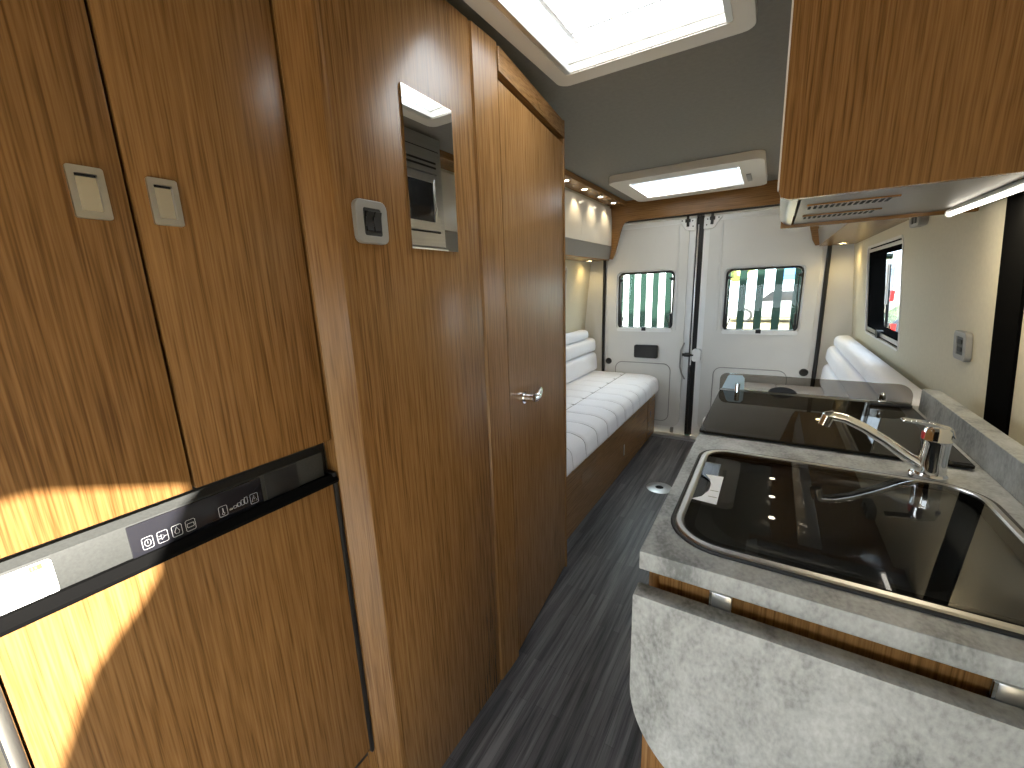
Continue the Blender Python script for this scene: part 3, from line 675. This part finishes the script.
# hob
hb = thing('hob', 'flush hob closed by a black glass lid behind the tap', 'hob', (.11, 1.32, .90))
MB().prism([(-.122, 1.095), (.350, 1.095), (.350, 1.545), (-.122, 1.545)], .9002, .9045, P_XY).build('base', M['black'], hb)
MB().prism(rr(-.131, .356, 1.086, 1.552, .004), .9045, .9095, P_XY).build('lid', M['hob'], hb, bev=.001)
MB().prism([(.325, 1.10), (.354, 1.10), (.354, 1.54), (.325, 1.54)], .9096, .9102, P_XY).build('lid_edge_band', M['black'], hb)
B(.262, .352, 1.512, 1.536, .910, .919, .003).build('hinge_bar', M['black'], hb)
hg = B(.278, .296, 1.516, 1.534, .918, .926, .002); hg.lathe([(0, 0), (.007, 0), (.0085, .006), (.008, .016), (.004, .021), (0, .022)], (.287, 1.525, .926)); hg.build('hinge_knob', M['chrome'], hb)
hg = MB().tube([(-.078, 1.535, .910), (-.078, 1.538, .938)], .0075, 12); hg.build('lid_stop', M['chrome'], hb)
MB().tube([(-.07, 1.50, .9102), (-.035, 1.512, .9102)], .0008, 6).build('lid_scratch', M['pl_grey'], hb) if False else None
B(-.1385, -.1325, 1.20, 1.24, .880, .900, .001).build('side_clip', M['pl_white'], hb)
# smoked guard at the far end of the worktop
gd = thing('glass_guard', 'low smoked glass guard standing at the far end of the worktop', 'glass guard', (.11, 1.60, .90))
MB().prism(rr(-.136, .366, .900, .962, (.002, .002, .035, .022), 8), 1.588, 1.593, P_XZ).build('pane', M['guard'], gd)
B(-.132, .362, 1.580, 1.600, .9002, .9075, .002).build('foot_rail', M['alu'], gd)
MB().prism([(-.128, .908), (-.112, .952), (-.106, .957), (-.068, .957), (-.061, .948), (-.060, .908)], 1.5865, 1.588, P_XZ).build('info_label', M['pale_blue'], gd, label='pale blue label on the guard')
MB().prism([(.050+.040*math.cos(a), .908+.020*math.sin(a)) for a in [math.pi*i/12 for i in range(13)]], 1.584, 1.588, P_XZ).build('catch', M['black'], gd)

# drop-down flap at the near end of the worktop
fl = thing('worktop_flap', 'grey folded-down worktop extension hanging at the near end', 'worktop flap', (.17, .52, .535))
MB().prism(rr(-.131, .462, .535, .852, (.165, .165, .003, .003), 16), .505, .533, P_XZ).build('board', M['concrete'], fl, bev=.0015)
for x in (-.024, .236):
    h = B(x-.012, x+.012, .534, .5475, .846, .872, .002).build('hinge', M['satin'], fl)
    MB().tube([(x-.013, .536, .845), (x-.013, .536, .871)], .002, 8).build('hinge_pin', M['chrome'], h)

# ------------------------------------------------------------------ benches
def bench(fx, label_b, label_s, y0, y1, g):
    bn = thing('bench_base', label_b, 'bench', (fx(-1.1), (y0+y1)/2, 0))
    def bx(x0, x1, a, b, z0, z1, bev=0): return B(min(fx(x0), fx(x1)), max(fx(x0), fx(x1)), a, b, z0, z1, bev)
    bx(-1.42, -.80, y0, y1-.02, .0, .366).build('carcass', M['wood_y'], bn)
    bx(-.80, -.788, y0, 3.30, .03, .362).build('front_board', M['wood_y'], bn, bev=.001)
    bx(-.80, -.786, 3.305, y1-.02, .02, .362).build('end_board', M['wood_y'], bn)
    bx(-.797, -.787, y0+.35, 2.25, .235, .30).build('vent_panel', M['black' if False else 'wood_y'], bn)
    bx(-.788, -.784, 2.665, 2.685, .128, .205, .001).build('catch_slot', M['satin'], bn)
    MB().lathe([(.013, -.004), (.020, -.004), (.021, .0), (.013, 0), (.013, -.004)], (fx(-.786), 2.292, .095), 'x', 18).build('finger_ring', M['wood_y'], bn)
    bx(-.788, -.783, 3.38, 3.40, .20, .25, .002).build('latch', M['black'], bn)
    return bn
def soft(prof, y0, y1, fx, seams_y, seams_s, name, parent, dep=.008, er=.03):
    """upholstered block: closed profile of (x, z) swept along y, with rounded ends and pressed seams"""
    # resample the closed profile with rounded corners
    P = [Vector((a, b)) for a, b in prof]; n = len(P); per = []
    for i in range(n):
        a, p, b = P[i-1], P[i], P[(i+1) % n]
        d1, d2 = (a-p), (b-p); rad = min(.045, d1.length*.45, d2.length*.45); s, e = p+d1.normalized()*rad, p+d2.normalized()*rad
        for k in range(7):
            t = k/6; per.append(s*(1-t)**2+p*2*t*(1-t)+e*t*t)
    pts = []
    for i in range(len(per)):
        a, b = per[i], per[(i+1) % len(per)]; L = (b-a).length; m = max(1, int(L/.012))
        for k in range(m): pts.append(a.lerp(b, k/m))
    # remove doubles
    pp = [pts[0]]
    for p in pts[1:]:
        if (p-pp[-1]).length > 1e-4: pp.append(p)
    pts = pp; N_ = len(pts); cen = sum(pts, Vector((0, 0)))/N_
    nr = []
    for i in range(N_):
        t = (pts[(i+1) % N_]-pts[i-1]).normalized(); q = Vector((t.y, -t.x))
        nr.append(q if q.dot(pts[i]-cen) > 0 else -q)
    ny = int((y1-y0)/.011); ys = [y0+(y1-y0)*k/ny for k in range(ny+1)]
    b = bmesh.new(); rings = []
    for y in ys:
        ed = min(y-y0, y1-y); rd = er-math.sqrt(max(0, er*er-(er-ed)**2)) if ed < er else 0
        ring = []
        for i in range(N_):
            d = rd
            for sy in seams_y: d += dep*math.exp(-((y-sy)/.009)**2)
            for (sx, sz) in seams_s:
                dd = (pts[i]-Vector((sx, sz))).length; d += dep*math.exp(-(dd/.010)**2)
            p = pts[i]-nr[i]*d
            ring.append(b.verts.new((fx(p.x), y, p.y)))
        rings.append(ring)
    for A, C_ in zip(rings, rings[1:]):
        for i in range(N_): b.faces.new((A[i], A[(i+1) % N_], C_[(i+1) % N_], C_[i]))
    b.faces.new(rings[0]); b.faces.new(rings[-1])
    bmesh.ops.recalc_face_normals(b, faces=b.faces[:])
    q = MB(); q.bm = b
    o = q.build(name, M['fabric'], parent, smooth=50)
    def surf(i, y, d): p = pts[i]-nr[i]*d; return (fx(p.x), y, p.y)
    if seams_s:
        top = [i for i in range(N_) if nr[i].y > .15 or (nr[i].x > .5 and pts[i].y > .40)]
        # keep the run in order from the back edge over the front edge
        runs = sorted(top, key=lambda i: pts[i].x if nr[i].y > .3 else 10-pts[i].y)
        for sy in seams_y:
            MB().tube([surf(i, sy, dep-.0012) for i in runs if pts[i].x > -1.27], .0020, 6).build('seam', M['seam'], parent)
        for (sx, sz) in seams_s:
            k = min(range(N_), key=lambda i: (pts[i]-Vector((sx, sz))).length)
            MB().tube([surf(k, y0+.03, dep-.0012), surf(k, y1-.03, dep-.0012)], .0020, 6).build('seam', M['seam'], parent)
    return o
def cushions(fx, y0, y1, side, seatlab):
    sc = thing('seat_cushion', 'off-white quilted seat cushion on the %s bench%s' % (side, seatlab), 'cushion', (fx(-1.03), (y0+y1)/2, .367))
    sy = [y0+.17*k for k in range(1, int((y1-y0)/.17)+1) if y0+.17*k < y1-.06]
    soft([(-1.40, .368), (-.79, .368), (-.755, .40), (-.765, .50), (-.84, .528), (-1.40, .530)], y0, y1, fx, sy, [(-1.05, .529)], 'cover', sc)
    for nm_, pr, lab in (('back_cushion', [(-1.43, .532), (-1.300, .532), (-1.312, .70), (-1.43, .70)], 'lower tier of the off-white backrest on the %s bench'),
                     ('back_cushion', [(-1.43, .705), (-1.314, .705), (-1.322, .825), (-1.43, .825)], 'middle tier of the off-white backrest on the %s bench'),
                     ('bolster', [(-1.43, .83), (-1.335, .83), (-1.338, .905), (-1.43, .91)], 'off-white bolster topping the %s bench backrest')):
        pr = [(max(a, -.98-(wxr(b_)-.006)) if a < -1.42 else a, b_) for a, b_ in pr]
        t = thing(nm_, lab % side, 'cushion', (fx(-1.37), (y0+y1)/2, pr[0][1]))
        e = y1 if nm_ == 'back_cushion' else y1-.13
        soft(pr, y0, e, fx, [y0+.65, y0+1.30], [], 'cover', t, .004, .025)
bench(lambda x: x, 'walnut bench base along the left wall under the quilted seat', '', 1.57, 3.56, 0)
cushions(lambda x: x, 1.58, 3.55, 'left', '')
bench(mx, 'walnut bench base along the right wall beyond the kitchen', '', 1.63, 3.56, 1)
cushions(mx, 1.63, 3.55, 'right', ' beyond the hob')

# ring in the floor for the table leg
rg = thing('table_leg_socket', 'round pale socket plate with dark hole set in the floor', 'floor socket', (-.518, 2.555, 0))
MB().lathe([(.026, .0), (.026, .006), (.060, .005), (.078, .002), (.080, .0)], (-.518, 2.555, 0), seg=32).build('plate', M['alu'], rg)
MB().lathe([(0, .0), (0, .002), (.027, .002), (.027, .0)], (-.518, 2.555, 0)).build('hole', M['dark'], rg)

# ------------------------------------------------------------------ outside
GZ = -.62
gm = pbr('dry_gravel', (.42, .31, .17), .9, noise=.35, nscale=3)
B(-30, 30, -20, 45, GZ-.1, GZ).build('ground', gm, kind='structure')
fgm = pbr('green_palisade_paint', (.010, .028, .021), .5, spec=.2)
fn = thing('palisade_fence', 'green steel palisade fence behind the rear doors', 'fence', (-.5, 4.75, GZ))
fx0, fy0, px, py = -1.429, 5.0, .1455, -.0418
for i in range(-7, 15):
    cx, cy = fx0+px*i, fy0+py*i
    pal = MB().prism([(cx-.032, GZ+.05), (cx+.032, GZ+.05), (cx+.032, 1.65), (cx+.012, 1.78), (cx, 1.70), (cx-.012, 1.78), (cx-.032, 1.65)], cy-.004, cy+.004, P_XZ)
    pal.build('pale', fgm, fn)
for zz in (GZ+.3, 1.42):
    MB().tube([(fx0-px*8, fy0-py*8+.03, zz), (fx0+px*15, fy0+py*15+.03, zz)], .02, 4).build('rail', fgm, fn)
tyre = pbr('tyre', (.02, .02, .02), .8); hubm = pbr('alloy', (.6, .6, .62), .3, .8)
def car(name, label, cat, x0, y, length, height, paint, front=1, van=False):
    """side-on vehicle: length along x, nose towards +x when front = 1"""
    t = thing(name, label, cat, (x0+length/2, y, GZ)); w = 1.75
    def X(u): return x0+(u if front > 0 else 1-u)*length
    zb, h = GZ+.22, height
    if van: pr = [(0, .0), (1, .0), (1, .38), (.93, .46), (.80, .93), (.74, 1), (.02, 1), (0, .95)]; wn = [(.66, .55), (.84, .55), (.77, .88), (.66, .88)]
    else: pr = [(0, .08), (.05, 0), (.95, 0), (1, .1), (.99, .42), (.74, .54), (.58, .98), (.5, 1), (.18, 1), (.03, .60), (0, .5)]; wn = [(.10, .60), (.68, .58), (.56, .92), (.20, .92)]
    hz = h-.22
    MB().prism([(X(u), zb+v*hz) for u, v in pr], y, y+w, P_XZ).build('body', paint, t, bev=.06, seg=3)
    MB().prism([(X(u), zb+v*hz) for u, v in wn], y-.006, y+.02, P_XZ).build('side_window', M['mw_glass'], t)
    for u in (.19, .80):
        wl_ = MB().lathe([(0, -.0), (.30, 0), (.325, .03), (.325, .2), (0, .2)], (X(u), y-.03, GZ+.325), 'y', 28).build('wheel', tyre, t)
        MB().lathe([(0, -.02), (.20, -.02), (.215, 0), (0, 0)], (X(u), y-.035, GZ+.325), 'y', 20).build('hub', hubm, wl_)
    B(min(X(0), X(.02)), max(X(0), X(.02)), y-.01, y+.2, zb+.35*hz, zb+.5*hz).build('tail_lamp', M['red'], t)
    B(min(X(.985), X(.93)), max(X(.985), X(.93)), y-.01, y+.2, zb+.28*hz, zb+.40*hz).build('head_lamp', M['pl_white'], t)
    MB().tube([(X(.3), y-.012, zb+.5*hz), (X(.34), y-.012, zb+.5*hz)], .015, 6).build('door_handle', M['black'], t)
    return t
cw = pbr('white_car_paint', (.40, .41, .43), .25, coat=.5)
cr = pbr('dark_car_paint', (.05, .06, .08), .25, coat=.5)
car('parked_car', 'white car parked beyond the fence, seen through the right rear window', 'car', -1.94, 22.5, 4.2, 1.5, cw, -1)
car('parked_van', 'white van parked beyond the fence, seen through the left rear window', 'van', -6.2, 15.5, 4.9, 2.3, cw, 1, True)
car('parked_car', 'dark car parked outside the right side window', 'car', 2.3, 12.5, 4.2, 1.45, cr, 1)
car('parked_van', 'tall white van parked behind the dark car outside the side window', 'van', 3.35, 19, 5.2, 2.6, cw, 1, True)
shade_van = car('parked_van', 'unseen tall white van added alongside to keep sun off the side window', 'van', -2.6, 2.2, 5.0, 3.25, cw, 1, True)
shade_van.location = (3.6, 1.7, GZ); shade_van.rotation_euler = (0, 0, math.radians(90))  # unseen van added to block the sun from the right side window
tb = thing('canopy', 'small blue peaked canopy beyond the parked cars', 'canopy', (.75, 30, GZ))
CX, CY, CW = .75, 30, .75
bm_ = bmesh.new(); top = bm_.verts.new((CX, CY, 2.35)); bs_ = [bm_.verts.new((CX+a*CW, CY+b*CW, 1.55)) for a, b in ((-1, -1), (1, -1), (1, 1), (-1, 1))]
bz_ = [bm_.verts.new((v.co.x, v.co.y, 1.25)) for v in bs_]
for i in range(4):
    bm_.faces.new((top, bs_[i], bs_[(i+1) % 4])); bm_.faces.new((bs_[i], bz_[i], bz_[(i+1) % 4], bs_[(i+1) % 4]))
q = MB(); q.bm = bm_; q.build('canopy_cloth', pbr('blue_cloth', (.05, .16, .38), .7), tb)
for a, b in ((-1, -1), (1, -1), (1, 1), (-1, 1)): MB().tube([(CX+a*CW, CY+b*CW, GZ), (CX+a*CW, CY+b*CW, 1.4)], .03, 8).build('canopy_leg', M['alu'], tb)
leaf = pbr('pale_foliage', (.30, .38, .16), .8, noise=.6, nscale=3); bark = pbr('bark', (.12, .08, .05), .9)
spots_t = ((-17, 33, 7, 'leftmost pale green tree beyond the fence'), (-10, 29, 6.0, 'pale green tree behind the white van'), (-3.2, 33, 6.6, 'pale green tree behind the left rear window'),
           (3.2, 34, 6.2, 'pale green tree behind the blue canopy'), (9.5, 32, 6.6, 'pale green tree beyond the side window'))
for (x, y, h, lab) in spots_t:
    t = thing('tree', lab, 'tree', (x, y, GZ), 'trees beyond the fence')
    MB().tube([(x, y, GZ), (x+.1, y, GZ+h*.3), (x-.1, y, GZ+h*.6)], [.22, .17, .08], 10).build('trunk', bark, t)
    cb = bmesh.new()
    for k in range(16):
        a = random.uniform(0, 6.28); rr_ = random.uniform(0, h*.34); cz = GZ+h*random.uniform(.4, .9); sr = h*random.uniform(.13, .20)
        tmp = bmesh.new(); bmesh.ops.create_icosphere(tmp, subdivisions=3, radius=sr)
        for v in tmp.verts: v.co = v.co*random.uniform(.82, 1.15)+Vector((x+rr_*math.cos(a), y+rr_*math.sin(a), cz))
        me = bpy.data.meshes.new('t'); tmp.to_mesh(me); tmp.free(); cb.from_mesh(me); bpy.data.meshes.remove(me)
    q = MB(); q.bm = cb; q.build('crown', leaf, t, smooth=10)

# ------------------------------------------------------------------ light
w = bpy.data.worlds.new('World'); scn.world = w; w.use_nodes = True; nt = w.node_tree
bg = nt.nodes['Background']; bg.inputs['Color'].default_value = (.80, .91, 1.0, 1); bg.inputs['Strength'].default_value = 6.0
sun = lamp('sun', 'SUN', (5, -5, 6), 36, (1, .94, .84), angle=math.radians(.6), aim=(-SUN[0], SUN[1], -SUN[2]))
def portal(name, loc, aim, sx, sy):
    o = lamp(name, 'AREA', loc, 1, shape='RECTANGLE', size=sx, size_y=sy, aim=aim); o.data.cycles.is_portal = True
portal('windscreen_portal', (-.49, YF-.05, .96), (0, 1, 0), 1.8, .50)
portal('left_cab_portal', (-1.50, -1.1, 1.15), (1, 0, 0), .75, .55)
portal('right_cab_portal', (.54, -1.06, .90), (-1, 0, 0), 1.15, 1.72)
portal('left_rear_portal', (-.912, 3.68, 1.14), (0, -1, 0), .5, .5)
portal('right_rear_portal', (-.06, 3.68, 1.13), (0, -1, 0), .55, .5)
portal('side_portal', (.58, 2.71, 1.195), (-1, 0, 0), .82, .5)
portal('left_side_portal', (mx(.58), 2.54, 1.195), (1, 0, 0), 1.0, .5)

# ------------------------------------------------------------------ camera
cd = bpy.data.cameras.new('camera'); cam = bpy.data.objects.new('camera', cd); col.objects.link(cam)
yaw, pit, rol = math.radians(32.0949147), math.radians(12.80686312), math.radians(-2.03795704)
fw = Vector((-math.sin(yaw)*math.cos(pit), math.cos(yaw)*math.cos(pit), -math.sin(pit)))
rt = fw.cross(Vector((0, 0, 1))).normalized(); up = rt.cross(fw)
r2 = math.cos(rol)*rt+math.sin(rol)*up; u2 = -math.sin(rol)*rt+math.cos(rol)*up
cam.matrix_world = Matrix(((r2.x, u2.x, -fw.x, 0), (r2.y, u2.y, -fw.y, 0), (r2.z, u2.z, -fw.z, 1.27), (0, 0, 0, 1)))
cd.sensor_fit = 'HORIZONTAL'; cd.sensor_width = 36; cd.lens = 415.7195/1024*36; cd.clip_start = .02
scn.camera = cam
vs = scn.view_settings; vs.view_transform = 'Standard'; vs.look = 'None'; vs.exposure = .25; vs.gamma = 1; vs.use_curve_mapping = False
cy = scn.cycles; cy.use_denoising = True; cy.max_bounces = 10; cy.diffuse_bounces = 6; cy.glossy_bounces = 5; cy.transparent_max_bounces = 12; cy.transmission_bounces = 6
cy.sample_clamp_indirect = 8
